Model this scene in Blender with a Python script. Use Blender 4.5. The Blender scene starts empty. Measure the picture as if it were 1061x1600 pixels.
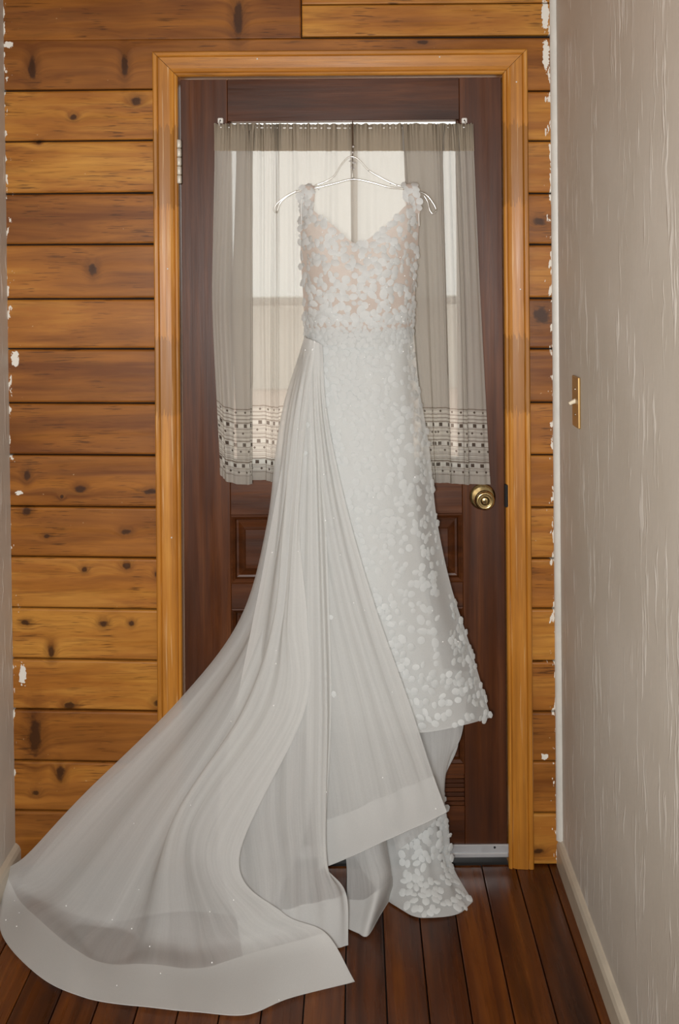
import bpy, bmesh, math, random
from mathutils import Vector, Matrix
random.seed(7)
scene = bpy.context.scene
COL = scene.collection

# ------------------------------------------------------------------ camera
D = 2.8                      # distance from camera to the boarded wall (m)
F = 605.0 * D                # focal length in pixels of the 1061x1600 frame
PX, PY = 555.0, 435.0        # optical axis in the photograph
EYE = 1.52
ROLL = 0.008
cam_d = bpy.data.cameras.new('camera')
cam = bpy.data.objects.new('camera', cam_d)
COL.objects.link(cam)
cam_d.sensor_fit = 'VERTICAL'
cam_d.sensor_height = 36.0
cam_d.sensor_width = 36.0 * 1061 / 1600
cam_d.lens = F / 1600 * 36.0
cam_d.shift_x = -(PX - 530.5) / 1600
cam_d.shift_y = -(800 - PY) / 1600
cam_d.clip_start = 0.05
cam.matrix_world = Matrix.Translation((0, -D, EYE)) @ Matrix.Rotation(math.pi / 2, 4, 'X') @ Matrix.Rotation(-ROLL, 4, 'Z')
scene.camera = cam
scene.cycles.transparent_max_bounces = 24

# ------------------------------------------------------------------ world and lights
w = bpy.data.worlds.new('overcast_sky'); scene.world = w; w.use_nodes = True
bg = w.node_tree.nodes['Background']
bg.inputs[0].default_value = (1.0, 0.985, 0.955, 1); bg.inputs[1].default_value = 1.75

def area(name, loc, target, size, power, col=(1, 1, 1)):
    l = bpy.data.lights.new(name, 'AREA'); l.shape = 'DISK'; l.size = size; l.energy = power; l.color = col
    o = bpy.data.objects.new(name, l); COL.objects.link(o); o.location = loc
    o.rotation_euler = (Vector(target) - Vector(loc)).to_track_quat('-Z', 'Y').to_euler()
    return o
area('camera_flash', (-0.11, -D - 0.10, 1.46), (0, 0, 1.35), 0.20, 54, (1.0, 0.995, 0.985))
area('hall_fill_light', (-0.15, -3.5, 2.40), (-0.15, -3.2, 0), 0.9, 5, (1.0, 0.97, 0.93))  # unseen fill lamp added behind the camera for soft ambient light

vs = scene.view_settings
vs.view_transform = 'Standard'; vs.look = 'None'; vs.gamma = 1; vs.use_curve_mapping = False
vs.exposure = 0.0

# ------------------------------------------------------------------ helpers
def P(px, py, d=0.0):
    """photo pixel + distance in front of the boarded wall -> world point"""
    dx, dy = px - PX, py - PY
    ux, uy = dx - dy * ROLL, dx * ROLL + dy
    z = D - d
    return Vector((ux / F * z, -d, EYE - uy / F * z))
def PF(px, py, h=0.004):
    """photo pixel on the floor (height h)"""
    dx, dy = px - PX, py - PY
    ux, uy = dx - dy * ROLL, dx * ROLL + dy
    z = (EYE - h) / uy * F
    return Vector((ux / F * z, z - D, h))
def link(name, me, mat=None, parent=None):
    o = bpy.data.objects.new(name, me); COL.objects.link(o)
    if mat: me.materials.append(mat)
    if parent: o.parent = parent
    return o
def empty(name, loc=(0, 0, 0)):
    o = bpy.data.objects.new(name, None); COL.objects.link(o); o.location = loc
    o.empty_display_size = 0.05
    return o
def child(o, parent):
    """parent, keeping the world position of o (parents are only translated)"""
    bpy.context.view_layer.update()
    o.parent = parent; o.matrix_parent_inverse = Matrix.Translation(-parent.location)
    return o
def tag(o, label=None, cat=None, group=None, kind=None):
    if label: o['label'] = label
    if cat: o['category'] = cat
    if group: o['group'] = group
    if kind: o['kind'] = kind
    return o
def finish(bm, name, mat, parent=None, smooth=False):
    bmesh.ops.recalc_face_normals(bm, faces=bm.faces)
    me = bpy.data.meshes.new(name); bm.to_mesh(me); bm.free()
    if smooth:
        for p in me.polygons: p.use_smooth = True
    o = link(name, me, mat)
    if parent: child(o, parent)
    return o
def bm_box(bm, x0, x1, y0, y1, z0, z1):
    vs = [bm.verts.new((x, y, z)) for x in (x0, x1) for y in (y0, y1) for z in (z0, z1)]
    for f in ((0, 1, 3, 2), (4, 6, 7, 5), (0, 4, 5, 1), (2, 3, 7, 6), (0, 2, 6, 4), (1, 5, 7, 3)):
        bm.faces.new([vs[i] for i in f])
    return vs
def box(name, x0, x1, y0, y1, z0, z1, mat, parent=None, bev=0.0, seg=1):
    bm = bmesh.new(); bm_box(bm, min(x0, x1), max(x0, x1), min(y0, y1), max(y0, y1), min(z0, z1), max(z0, z1))
    if bev: bmesh.ops.bevel(bm, geom=list(bm.edges), offset=bev, segments=seg, affect='EDGES', profile=0.6)
    return finish(bm, name, mat, parent)
def prism(name, pts, y_front, y_back, mat, parent=None, bev=0.0, seg=2):
    """polygon in the xz plane extruded along y, front edges rounded"""
    bm = bmesh.new()
    a = [bm.verts.new((x, y_front, z)) for x, z in pts]
    b = [bm.verts.new((x, y_back, z)) for x, z in pts]
    n = len(pts); fr = bm.faces.new(a); bm.faces.new(list(reversed(b)))
    for i in range(n): bm.faces.new((a[i], a[(i + 1) % n], b[(i + 1) % n], b[i]))
    if bev:
        bmesh.ops.bevel(bm, geom=list(fr.edges), offset=bev, segments=seg, affect='EDGES', profile=0.5)
    return finish(bm, name, mat, parent)
def tube_bm(bm, pts, r, seg=8, closed=False, cap=True):
    pts = [Vector(p) for p in pts]; n = len(pts); rings = []
    for i, p in enumerate(pts):
        a = pts[max(i - 1, 0)]; b = pts[min(i + 1, n - 1)]
        t = (b - a).normalized()
        up = Vector((0, 1, 0)) if abs(t.y) < 0.9 else Vector((1, 0, 0))
        s = t.cross(up).normalized(); q = s.cross(t)
        rr = r[i] if isinstance(r, (list, tuple)) else r
        rings.append([bm.verts.new(p + (s * math.cos(2 * math.pi * k / seg) + q * math.sin(2 * math.pi * k / seg)) * rr) for k in range(seg)])
    for i in range(n - 1):
        for k in range(seg):
            bm.faces.new((rings[i][k], rings[i][(k + 1) % seg], rings[i + 1][(k + 1) % seg], rings[i + 1][k]))
    if cap:
        bm.faces.new(list(reversed(rings[0]))); bm.faces.new(rings[-1])
def cr(pts, t):
    """Catmull-Rom through pts, t in 0..1"""
    n = len(pts) - 1
    x = min(max(t, 0), 1) * n; i = min(int(x), n - 1); f = x - i
    p1, p2 = pts[i], pts[i + 1]
    p0 = pts[i - 1] if i > 0 else p1 * 2 - p2
    p3 = pts[i + 2] if i + 2 <= n else p2 * 2 - p1
    return 0.5 * ((2 * p1) + (p2 - p0) * f + (2 * p0 - 5 * p1 + 4 * p2 - p3) * f * f + (3 * p1 - p0 - 3 * p2 + p3) * f ** 3)
def smooth_path(pts, n):
    return [cr([Vector(p) for p in pts], i / (n - 1)) for i in range(n)]
def lathe(name, prof, mat, origin, parent=None, seg=32):
    """prof: (radius, distance toward the camera) spun about the y axis"""
    bm = bmesh.new(); rings = []
    for r, h in prof:
        rings.append([bm.verts.new((origin[0] + r * math.cos(2 * math.pi * k / seg), origin[1] - h, origin[2] + r * math.sin(2 * math.pi * k / seg))) for k in range(seg)])
    for a, b in zip(rings, rings[1:]):
        for k in range(seg): bm.faces.new((a[k], a[(k + 1) % seg], b[(k + 1) % seg], b[k]))
    bm.faces.new(rings[0]); bm.faces.new(rings[-1])
    return finish(bm, name, mat, parent, True)

class Sheet:
    """cloth surface through guide curves of 3-D points; u across the guides, v along them"""
    def __init__(s, guides, disp=None):
        s.g = guides; s.disp = disp
    def raw(s, u, v):
        return cr([cr(g, v) for g in s.g], u)
    def at(s, u, v, off=0.0):
        p = s.raw(u, v)
        if s.disp or off:
            n = s.normal(u, v)
            p = p + n * (off + (s.disp(u, v) if s.disp else 0.0))
        if p.z < 0.004 + off: p.z = 0.004 + off
        return p
    def normal(s, u, v):
        e = 0.01
        a = s.raw(min(u + e, 1), v) - s.raw(max(u - e, 0), v)
        b = s.raw(u, min(v + e, 1)) - s.raw(u, max(v - e, 0))
        n = a.cross(b)
        if n.length < 1e-9: return Vector((0, -1, 0))
        n.normalize()
        if n.y > 0 and abs(n.y) > abs(n.z): n = -n
        if abs(n.z) >= abs(n.y) and n.z < 0: n = -n
        return n
    def mesh(s, name, nu, nv, mat, parent=None, v0=0.0, v1=1.0, u0=0.0, u1=1.0, off=0.0):
        vts, fcs, uvs = [], [], []
        for j in range(nv + 1):
            v = v0 + (v1 - v0) * j / nv
            for i in range(nu + 1):
                u = u0 + (u1 - u0) * i / nu
                vts.append(s.at(u, v, off)); uvs.append((u, v))
        W = nu + 1
        for j in range(nv):
            for i in range(nu):
                fcs.append((j * W + i, j * W + i + 1, (j + 1) * W + i + 1, (j + 1) * W + i))
        me = bpy.data.meshes.new(name); me.from_pydata([tuple(p) for p in vts], [], fcs)
        ul = me.uv_layers.new(name='UVMap')
        for lp in me.loops: ul.data[lp.index].uv = uvs[lp.vertex_index]
        for p in me.polygons: p.use_smooth = True
        o = link(name, me, mat)
        if parent: child(o, parent)
        return o
def G(*pts):
    """guide curve from (px, py, d); d = 'f' puts the point on the floor, ('f', h) at height h"""
    out = []
    for px, py, d in pts:
        if d == 'f': out.append(PF(px, py))
        elif isinstance(d, tuple): out.append(PF(px, py, d[1]))
        else: out.append(P(px, py, d))
    return out

# ------------------------------------------------------------------ node materials
class NT:
    def __init__(s, name):
        s.m = bpy.data.materials.new(name); s.m.use_nodes = True
        s.t = s.m.node_tree; s.b = s.t.nodes['Principled BSDF']; s.out = s.t.nodes['Material Output']
    def n(s, typ, **k):
        x = s.t.nodes.new(typ)
        for a, b in k.items(): setattr(x, a, b)
        return x
    def put(s, sock, val):
        if hasattr(val, 'is_output'): s.t.links.new(val, sock)
        elif val is not None:
            if sock.type == 'RGBA' and len(val) == 3: val = (*val, 1)
            sock.default_value = val
    def math(s, op, a, b=None, c=None, clamp=False):
        x = s.n('ShaderNodeMath', operation=op); x.use_clamp = clamp
        s.put(x.inputs[0], a); s.put(x.inputs[1], b); s.put(x.inputs[2], c)
        return x.outputs[0]
    def vmath(s, op, a, b=None):
        x = s.n('ShaderNodeVectorMath', operation=op)
        s.put(x.inputs[0], a); s.put(x.inputs[1], b)
        return x.outputs['Value'] if op in ('LENGTH', 'DISTANCE', 'DOT_PRODUCT') else x.outputs[0]
    def mix(s, f, a, b, blend='MIX'):
        x = s.n('ShaderNodeMix', data_type='RGBA', blend_type=blend)
        s.put(x.inputs[0], f); s.put(x.inputs[6], a); s.put(x.inputs[7], b)
        return x.outputs[2]
    def ramp(s, f, stops, interp='LINEAR'):
        x = s.n('ShaderNodeValToRGB'); x.color_ramp.interpolation = interp
        e = x.color_ramp.elements
        while len(e) < len(stops): e.new(0.5)
        for k, (p, c) in zip(e, stops):
            k.position = p; k.color = (c, c, c, 1) if isinstance(c, (int, float)) else (*c, 1)
        s.put(x.inputs[0], f)
        return x.outputs[0]
    def noise(s, vec, scale=5, detail=4, rough=0.55, dist=0.0, out=0):
        x = s.n('ShaderNodeTexNoise'); s.put(x.inputs['Vector'], vec)
        x.inputs['Scale'].default_value = scale; x.inputs['Detail'].default_value = detail
        x.inputs['Roughness'].default_value = rough; x.inputs['Distortion'].default_value = dist
        return x.outputs[out]
    def pos(s): return s.n('ShaderNodeNewGeometry').outputs['Position']
    def sep(s, v):
        x = s.n('ShaderNodeSeparateXYZ'); s.put(x.inputs[0], v); return x.outputs
    def comb(s, a, b, c):
        x = s.n('ShaderNodeCombineXYZ'); s.put(x.inputs[0], a); s.put(x.inputs[1], b); s.put(x.inputs[2], c); return x.outputs[0]
    def rand(s): return s.n('ShaderNodeObjectInfo').outputs['Random']
    def bump(s, h, strength=0.3, dist=0.002):
        x = s.n('ShaderNodeBump'); x.inputs['Strength'].default_value = strength; x.inputs['Distance'].default_value = dist
        s.put(x.inputs['Height'], h); s.put(s.b.inputs['Normal'], x.outputs[0]); return x.outputs[0]
    def col(s, c): s.put(s.b.inputs['Base Color'], c)
    def rough(s, c): s.put(s.b.inputs['Roughness'], c)

def lin(r, g, b):
    f = lambda c: (c / 255 / 12.92) if c <= 10 else ((c / 255 + 0.055) / 1.055) ** 2.4
    return (f(r), f(g), f(b))
def plain(name, rgb, rough=0.5, metal=0.0, bump=0.0, bscale=60, spec=None):
    t = NT(name); p = t.pos()
    t.col(t.mix(t.ramp(t.noise(p, 18, 4), [(0.3, 0), (0.7, 1)]), tuple(c * 0.88 for c in rgb), rgb))
    t.rough(rough); t.b.inputs['Metallic'].default_value = metal
    if spec is not None: t.b.inputs['Specular IOR Level'].default_value = spec
    if bump: t.bump(t.noise(p, bscale, 4), bump, 0.002)
    return t.m

def wood(name, dark, mid, light, axis='x', vary=0.25, rough=0.42, knots=(), grain=26, smears=None, bands=None, scratch=0.0, coat=0.0, chips=()):
    t = NT(name); p = t.pos(); r = t.rand()
    X, Y, Z = t.sep(p)
    kd = None
    for (kx, kz, rx, rz) in knots:
        v = t.comb(t.math('MULTIPLY_ADD', X, 1 / rx, -kx / rx), 0.0, t.math('MULTIPLY_ADD', Z, 1 / rz, -kz / rz))
        d = t.vmath('LENGTH', v)
        kd = d if kd is None else t.math('SMOOTH_MIN', kd, d, 0.3)
    off = t.math('MULTIPLY', r, 37.0)
    if kd is not None:
        kn = t.math('ADD', kd, t.math('MULTIPLY_ADD', t.noise(p, 60, 3), 1.2, -0.6))
        swirl = t.math('DIVIDE', 0.05, t.math('ADD', 0.6, t.math('MULTIPLY', kd, kd)))
    S = {'x': (1.6, grain, grain), 'y': (grain, 1.2, grain), 'z': (grain, grain, 1.2)}[axis]
    a = t.math('MULTIPLY_ADD', X, S[0], off); b = t.math('MULTIPLY_ADD', Y, S[1], off); c = t.math('MULTIPLY', Z, S[2])
    if kd is not None: c = t.math('MULTIPLY_ADD', swirl, grain * 0.9, c)
    gv = t.comb(a, b, c)
    g1 = t.noise(gv, 1.0, 5, 0.6, 0.6)
    g2 = t.noise(gv, 4.0, 3, 0.7, 0.2)
    blot = t.noise(t.vmath('MULTIPLY', t.comb(t.math('ADD', X, off), Y, Z), {'x': (3, 3, 9), 'y': (9, 3, 9), 'z': (9, 3, 3)}[axis]), 1.0, 3)
    f = t.math('ADD', t.math('MULTIPLY', g1, 0.62), t.math('MULTIPLY', blot, 0.38))
    f = t.math('MULTIPLY_ADD', t.math('SUBTRACT', r, 0.5), vary, f)
    c1 = t.ramp(f, [(0.30, dark), (0.52, mid), (0.72, light)])
    c1 = t.mix(t.ramp(g2, [(0.50, 0.0), (0.72, 0.6)]), c1, tuple(q * 0.55 for q in mid))
    if kd is not None:
        halo = t.ramp(t.math('MULTIPLY', kn, 0.25), [(0.2, 1.0), (0.62, 0.0)])
        c1 = t.mix(t.math('MULTIPLY', halo, 0.55), c1, tuple(q * 0.6 for q in dark))
        core = t.ramp(t.math('MULTIPLY', kn, 0.5), [(0.30, 1.0), (0.5, 0.0)])
        c1 = t.mix(t.math('MULTIPLY', core, 0.85), c1, tuple(q * 0.22 for q in dark))
    if scratch:
        # torn fibre flecks and pale scratches along the grain
        sv = t.comb(t.math('MULTIPLY_ADD', X, 14.0 if axis == 'x' else 160.0, off), Y, t.math('MULTIPLY', Z, 260.0 if axis == 'x' else 16.0))
        fl = t.ramp(t.noise(sv, 1.0, 2), [(0.57, 0.0), (0.63, 1.0)])
        area_ = t.ramp(t.noise(t.comb(t.math('ADD', X, off), Y, Z), 6.0, 2), [(0.47, 0.0), (0.58, 1.0)])
        c1 = t.mix(t.math('MULTIPLY', t.math('MULTIPLY', fl, area_), 0.7 * scratch), c1, tuple(q * 0.25 for q in dark))
        sv2 = t.comb(t.math('MULTIPLY_ADD', X, 90.0, off), Y, t.math('MULTIPLY', Z, 120.0))
        sp = t.ramp(t.noise(sv2, 1.0, 1), [(0.77, 0.0), (0.80, 1.0)])
        c1 = t.mix(t.math('MULTIPLY', sp, 0.5 * scratch), c1, lin(205, 180, 140))
    rg = t.ramp(t.noise(gv, 1.4, 3), [(0.3, rough - 0.1), (0.7, rough + 0.12)])
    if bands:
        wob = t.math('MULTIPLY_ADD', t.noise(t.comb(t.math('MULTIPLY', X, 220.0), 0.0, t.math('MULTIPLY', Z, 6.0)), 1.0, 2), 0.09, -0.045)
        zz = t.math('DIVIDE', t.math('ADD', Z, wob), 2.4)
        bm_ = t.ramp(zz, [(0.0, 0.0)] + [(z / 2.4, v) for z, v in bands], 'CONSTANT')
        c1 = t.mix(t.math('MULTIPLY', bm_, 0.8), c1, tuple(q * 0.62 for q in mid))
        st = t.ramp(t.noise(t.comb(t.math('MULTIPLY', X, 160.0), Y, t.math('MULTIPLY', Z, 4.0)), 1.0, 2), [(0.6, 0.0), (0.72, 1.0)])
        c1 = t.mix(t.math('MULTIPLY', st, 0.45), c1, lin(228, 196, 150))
    if smears:
        m = None
        for xs, wd, thr in smears:
            edge = t.math('SUBTRACT', 1.0, t.math('DIVIDE', t.math('ABSOLUTE', t.math('SUBTRACT', X, xs)), wd), clamp=True)
            nz = t.noise(t.comb(t.math('MULTIPLY', X, 70.0), Y, t.math('MULTIPLY', Z, 26.0)), 1.0, 4, 0.6)
            k = t.ramp(t.math('MULTIPLY_ADD', edge, 0.30, nz), [(thr, 0.0), (thr + 0.012, 1.0)])
            m = k if m is None else t.math('MAXIMUM', m, k)
        c1 = t.mix(m, c1, lin(222, 216, 204))
        rg = t.mix(m, rg, (0.6, 0.6, 0.6))
    for (kx, kz, rx, rz) in chips:       # flakes of old white paint left on the boards
        d = t.vmath('LENGTH', t.comb(t.math('MULTIPLY_ADD', X, 1 / rx, -kx / rx), 0.0, t.math('MULTIPLY_ADD', Z, 1 / rz, -kz / rz)))
        d = t.math('MULTIPLY_ADD', t.noise(p, 130, 3), 1.6, t.math('SUBTRACT', d, 0.8))
        c1 = t.mix(t.ramp(d, [(0.80, 1.0), (0.86, 0.0)]), c1, lin(224, 220, 210))
    t.col(c1); t.rough(rg); t.b.inputs['Specular IOR Level'].default_value = 0.32
    t.bump(t.math('ADD', t.math('MULTIPLY', g1, 0.6), t.math('MULTIPLY', g2, 0.4)), 0.22, 0.0015)
    if coat: t.b.inputs['Coat Weight'].default_value = coat; t.b.inputs['Coat Roughness'].default_value = 0.3
    return t.m

def K(px, py, rx, rz):
    q = P(px, py, 0); return (q.x, q.z, rx * 1.2 / 605, rz * 1.2 / 605)
KNOTS = [K(*k) for k in ((50, 108, 6, 17), (195, 103, 5, 16), (115, 183, 5, 4), (212, 158, 8, 6), (60, 222, 4, 3), (145, 421, 6, 9),
        (42, 743, 5, 8), (126, 764, 8, 5), (97, 776, 3, 3), (237, 768, 12, 4), (41, 799, 7, 6), (197, 831, 7, 4), (73, 838, 5, 3),
        (132, 890, 4, 4), (198, 884, 6, 5), (246, 897, 4, 5), (40, 973, 6, 4), (161, 975, 6, 5), (205, 974, 4, 4), (80, 1018, 5, 9),
        (108, 1103, 8, 5), (246, 1099, 6, 5), (94, 1208, 6, 11), (56, 1239, 5, 4), (55, 1150, 9, 28), (372, 30, 7, 26), (846, 492, 12, 12), (842, 346, 8, 6),
        (840, 1330, 8, 4), (660, 66, 8, 3))]
LW, RW = P(12, 435).x, P(871, 435).x
M_PINE = wood('varnished_pine', lin(110, 62, 20), lin(160, 101, 38), lin(196, 140, 60), 'x', 0.24, 0.40, KNOTS, 24,
              smears=[(P(9, 800).x, 0.045, 0.79), (RW - 0.010, 0.035, 0.785)], scratch=0.9,
              chips=[K(*k) for k in ((35, 1055, 5, 17), (24, 560, 6, 12), (853, 85, 5, 24), (852, 22, 5, 26), (851, 1182, 5, 5), (13, 70, 7, 5), (30, 770, 6, 3))])
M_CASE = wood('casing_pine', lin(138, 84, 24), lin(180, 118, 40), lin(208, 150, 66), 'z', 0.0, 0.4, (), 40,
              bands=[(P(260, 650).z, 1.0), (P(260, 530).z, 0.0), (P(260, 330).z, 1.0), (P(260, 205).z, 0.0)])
M_CASEH = wood('casing_pine_head', lin(138, 84, 24), lin(180, 118, 40), lin(208, 150, 66), 'x', 0.0, 0.4, (), 40, scratch=0.5)
M_DOORZ = wood('mahogany_upright', lin(40, 17, 5), lin(74, 37, 12), lin(106, 60, 27), 'z', 0.1, 0.38, (), 30)
M_DOORX = wood('mahogany_rail', lin(40, 17, 5), lin(74, 37, 12), lin(106, 60, 27), 'x', 0.1, 0.38, (), 30)
M_FLOOR = wood('dark_floorboard', lin(44, 17, 3), lin(88, 44, 10), lin(122, 68, 20), 'y', 0.22, 0.28, (), 30, coat=0.08)
M_CEIL = wood('ceiling_timber', lin(84, 48, 20), lin(126, 78, 34), lin(150, 100, 50), 'y', 0.0, 0.6, (), 24)
M_SILL_SHADE = plain('threshold_gap_shade', lin(14, 10, 8), 0.8)  # near-black: shade of the gap under the door put into the colour
M_GAP = plain('dark_gap', lin(20, 14, 10), 0.9)
M_TRIM = plain('white_gloss_paint', lin(214, 212, 204), 0.35)
M_WPAINT = plain('cream_gloss_paint', lin(196, 186, 168), 0.35, bump=0.15, bscale=30)
M_ALU = plain('aluminium_strip', lin(196, 198, 200), 0.38, 0.55)
M_RUB = plain('black_rubber', lin(18, 16, 15), 0.8)
M_BRASS = plain('aged_brass', lin(186, 164, 116), 0.22, 1.0)
M_BRASSD = plain('dark_brass', lin(60, 46, 24), 0.35, 1.0)
M_HINGE = plain('painted_hinge', lin(206, 200, 186), 0.45, 0.2, bump=0.6, bscale=120)
M_SCREW = plain('screw_steel', lin(170, 166, 158), 0.3, 1.0)
M_PLATE = plain('switch_brown_brass', lin(176, 140, 84), 0.35, 0.5)
M_TOGGLE = plain('switch_ivory', lin(236, 226, 200), 0.4)
M_CUP = plain('white_plastic', lin(232, 230, 224), 0.4)
M_CRYSTAL = plain('crystal_bead', lin(235, 238, 240), 0.08, 0.6)
M_SEQ_GLINT = plain('sequin_glint_white', (1, 1, 1), 0.25)  # pure white stands in for the glint of each sequin
M_CONC = plain('pink_concrete', lin(214, 186, 170), 0.9, bump=0.3, bscale=20)

def plaster():
    t = NT('drip_textured_plaster'); p = t.pos(); X, Y, Z = t.sep(p)
    wob = t.math('MULTIPLY', t.noise(p, 9, 2), 0.05)
    sv = t.comb(X, t.math('MULTIPLY', t.math('ADD', Y, wob), 75.0), t.math('MULTIPLY', Z, 6.5))
    s1 = t.noise(sv, 1.0, 2, 0.5)
    drip = t.ramp(s1, [(0.575, 0.0), (0.63, 1.0)])
    gate = t.ramp(t.noise(t.comb(X, t.math('MULTIPLY', Y, 12.0), t.math('MULTIPLY', Z, 5.0)), 1.0, 2), [(0.46, 0.0), (0.56, 1.0)])
    drip = t.math('MULTIPLY', drip, gate)
    fine = t.noise(t.comb(X, t.math('MULTIPLY', Y, 160.0), t.math('MULTIPLY', Z, 30.0)), 1.0, 3)
    base = t.mix(t.ramp(t.noise(p, 3, 3), [(0.3, 0), (0.7, 1)]), lin(188, 181, 169), lin(200, 194, 184))
    base = t.mix(t.math('MULTIPLY', drip, 0.6), base, lin(228, 225, 218))  # raised drips painted paler for the light their ridges catch
    t.col(base); t.rough(0.5)
    t.bump(t.math('ADD', t.math('MULTIPLY', drip, 1.0), t.math('MULTIPLY', fine, 0.25)), 0.55, 0.003)
    return t.m
M_PLASTER = plaster()

def cloth(name, rgb, transp, transl=0.4, weave=900, rough=0.9, noise_amp=0.0, spec=0.1, rgb2=None, gathers=0.0):
    """woven cloth: part light passes straight through the weave, part scatters through"""
    t = NT(name); p = t.pos()
    c = rgb if rgb2 is None else t.mix(t.ramp(t.noise(p, 14, 3), [(0.35, 0), (0.65, 1)]), rgb, rgb2)
    t.col(c); t.rough(rough); t.b.inputs['Specular IOR Level'].default_value = spec
    tl = t.n('ShaderNodeBsdfTranslucent'); t.put(tl.inputs[0], c)
    tr = t.n('ShaderNodeBsdfTransparent')
    m1 = t.n('ShaderNodeMixShader'); m1.inputs[0].default_value = transl
    t.t.links.new(t.b.outputs[0], m1.inputs[1]); t.t.links.new(tl.outputs[0], m1.inputs[2])
    m2 = t.n('ShaderNodeMixShader')
    if noise_amp:
        fac = t.math('MULTIPLY_ADD', t.noise(p, weave, 1), noise_amp, transp - noise_amp * 0.5, clamp=True)
        if gathers:      # threads bunch along the gathers of the cloth
            U, V, _ = t.sep(t.n('ShaderNodeUVMap').outputs[0])
            st = t.noise(t.comb(t.math('MULTIPLY', U, 22.0), t.math('MULTIPLY', V, 1.3), 0.0), 1.0, 4, 0.65)
            fac = t.math('MULTIPLY_ADD', t.math('SUBTRACT', st, 0.5), gathers, fac, clamp=True)
        t.put(m2.inputs[0], fac)
    else: m2.inputs[0].default_value = transp
    t.t.links.new(m1.outputs[0], m2.inputs[1]); t.t.links.new(tr.outputs[0], m2.inputs[2])
    t.t.links.new(m2.outputs[0], t.out.inputs[0])
    return t
M_TULLE = cloth('ivory_tulle', lin(231, 232, 230), 0.30, 0.42, noise_amp=0.2, gathers=0.42).m
M_TULLE2 = cloth('ivory_tulle_under', lin(229, 229, 227), 0.36, 0.42, noise_amp=0.2, gathers=0.4).m
M_TULLE3 = cloth('ivory_tulle_front', lin(231, 232, 230), 0.38, 0.4, noise_amp=0.2, gathers=0.3).m
M_HORSE = cloth('horsehair_braid', lin(224, 225, 223), 0.30, 0.3, rough=0.6, spec=0.3, noise_amp=0.15).m
M_ILLUS = cloth('illusion_mesh', lin(220, 208, 199), 0.18, 0.3, noise_amp=0.2).m
M_LACEM = cloth('lace_ground_mesh', lin(218, 220, 218), 0.38, 0.12, noise_amp=0.2).m
M_LINING = cloth('satin_lining', lin(216, 219, 218), 0.0, 0.05, rough=0.55, spec=0.3).m
M_PETAL = cloth('white_petal', lin(220, 223, 222), 0.06, 0.25, rough=0.6, spec=0.25).m
M_SOFTP = cloth('soft_petal_lace', lin(215, 218, 217), 0.2, 0.15, rough=0.7).m
M_RIBBON = cloth('ribbon_white', lin(238, 238, 234), 0.0, 0.2, rough=0.35, spec=0.5).m

M_HEADER = cloth('taupe_double_header', lin(176, 164, 146), 0.06, 0.4).m
def curtain_mat():
    t = cloth('taupe_voile_curtain', lin(197, 191, 182), 0.20, 0.5, noise_amp=0.1)
    uv = t.n('ShaderNodeUVMap'); U, V, _ = t.sep(uv.outputs[0])
    def row(v, e): return t.math('COMPARE', V, v, e)
    def acc(a, b): return b if a is None else t.math('MAXIMUM', a, b)
    base = lin(197, 191, 182)
    band = t.math('COMPARE', V, 0.108, 0.083)                 # woven border zone
    weft = t.ramp(t.math('FRACT', t.math('MULTIPLY', V, 92.0)), [(0.30, 0.0), (0.36, 1.0), (0.84, 1.0), (0.9, 0.0)])
    white = t.math('MULTIPLY', band, weft)
    c = t.mix(t.math('MULTIPLY', white, 0.75), base, lin(222, 218, 208))
    lines = None
    for v, e in ((0.190, 0.0014), (0.174, 0.0007), (0.165, 0.0007), (0.156, 0.0012), (0.139, 0.0007), (0.118, 0.0007), (0.109, 0.0009), (0.094, 0.0007), (0.073, 0.0007), (0.062, 0.0009), (0.056, 0.0016), (0.039, 0.0007), (0.021, 0.0007)):
        lines = acc(lines, row(v, e))
    c = t.mix(t.math('MULTIPLY', lines, 0.8), c, lin(120, 104, 88))
    sq = None
    for k, v in enumerate((0.148, 0.100, 0.047)):
        fr = t.math('FRACT', t.math('MULTIPLY_ADD', U, 40.0, 0.17 * k))
        sq = acc(sq, t.math('MULTIPLY', row(v, 0.0045), t.math('COMPARE', fr, 0.5, 0.19)))
        wsq = t.math('MULTIPLY', row(v, 0.0045), t.math('SUBTRACT', 1.0, t.math('COMPARE', fr, 0.5, 0.19)))
        c = t.mix(t.math('MULTIPLY', wsq, 0.8), c, lin(232, 230, 222))
    for k, v in enumerate((0.182, 0.129, 0.083, 0.030)):
        fr = t.math('MULTIPLY', t.math('SUBTRACT', t.math('FRACT', t.math('MULTIPLY_ADD', U, 40.0, 0.3 * k)), 0.5), 0.025)
        dd = t.math('ADD', t.math('ABSOLUTE', fr), t.math('ABSOLUTE', t.math('SUBTRACT', V, v)))
        sq = acc(sq, t.math('LESS_THAN', dd, 0.0036))
    c = t.mix(t.math('MULTIPLY', sq, 0.92), c, lin(74, 60, 50))
    t.col(c)
    for n in t.t.nodes:
        if n.type == 'BSDF_TRANSLUCENT': t.put(n.inputs[0], c)
    return t.m
M_CURT = curtain_mat()

def glassy(name, tint, mixf, rough=0.05):
    t = NT(name)
    gl = t.n('ShaderNodeBsdfGlossy'); gl.inputs['Roughness'].default_value = rough
    tr = t.n('ShaderNodeBsdfTransparent'); tr.inputs[0].default_value = (*tint, 1)
    m = t.n('ShaderNodeMixShader'); m.inputs[0].default_value = mixf
    t.t.links.new(tr.outputs[0], m.inputs[1]); t.t.links.new(gl.outputs[0], m.inputs[2])
    t.t.links.new(m.outputs[0], t.out.inputs[0])
    return t.m
M_GLASS = glassy('window_glass', (0.95, 0.97, 0.96), 0.006)
M_PLASTIC = glassy('clear_hanger_plastic', (0.93, 0.92, 0.90), 0.16, 0.2)

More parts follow.
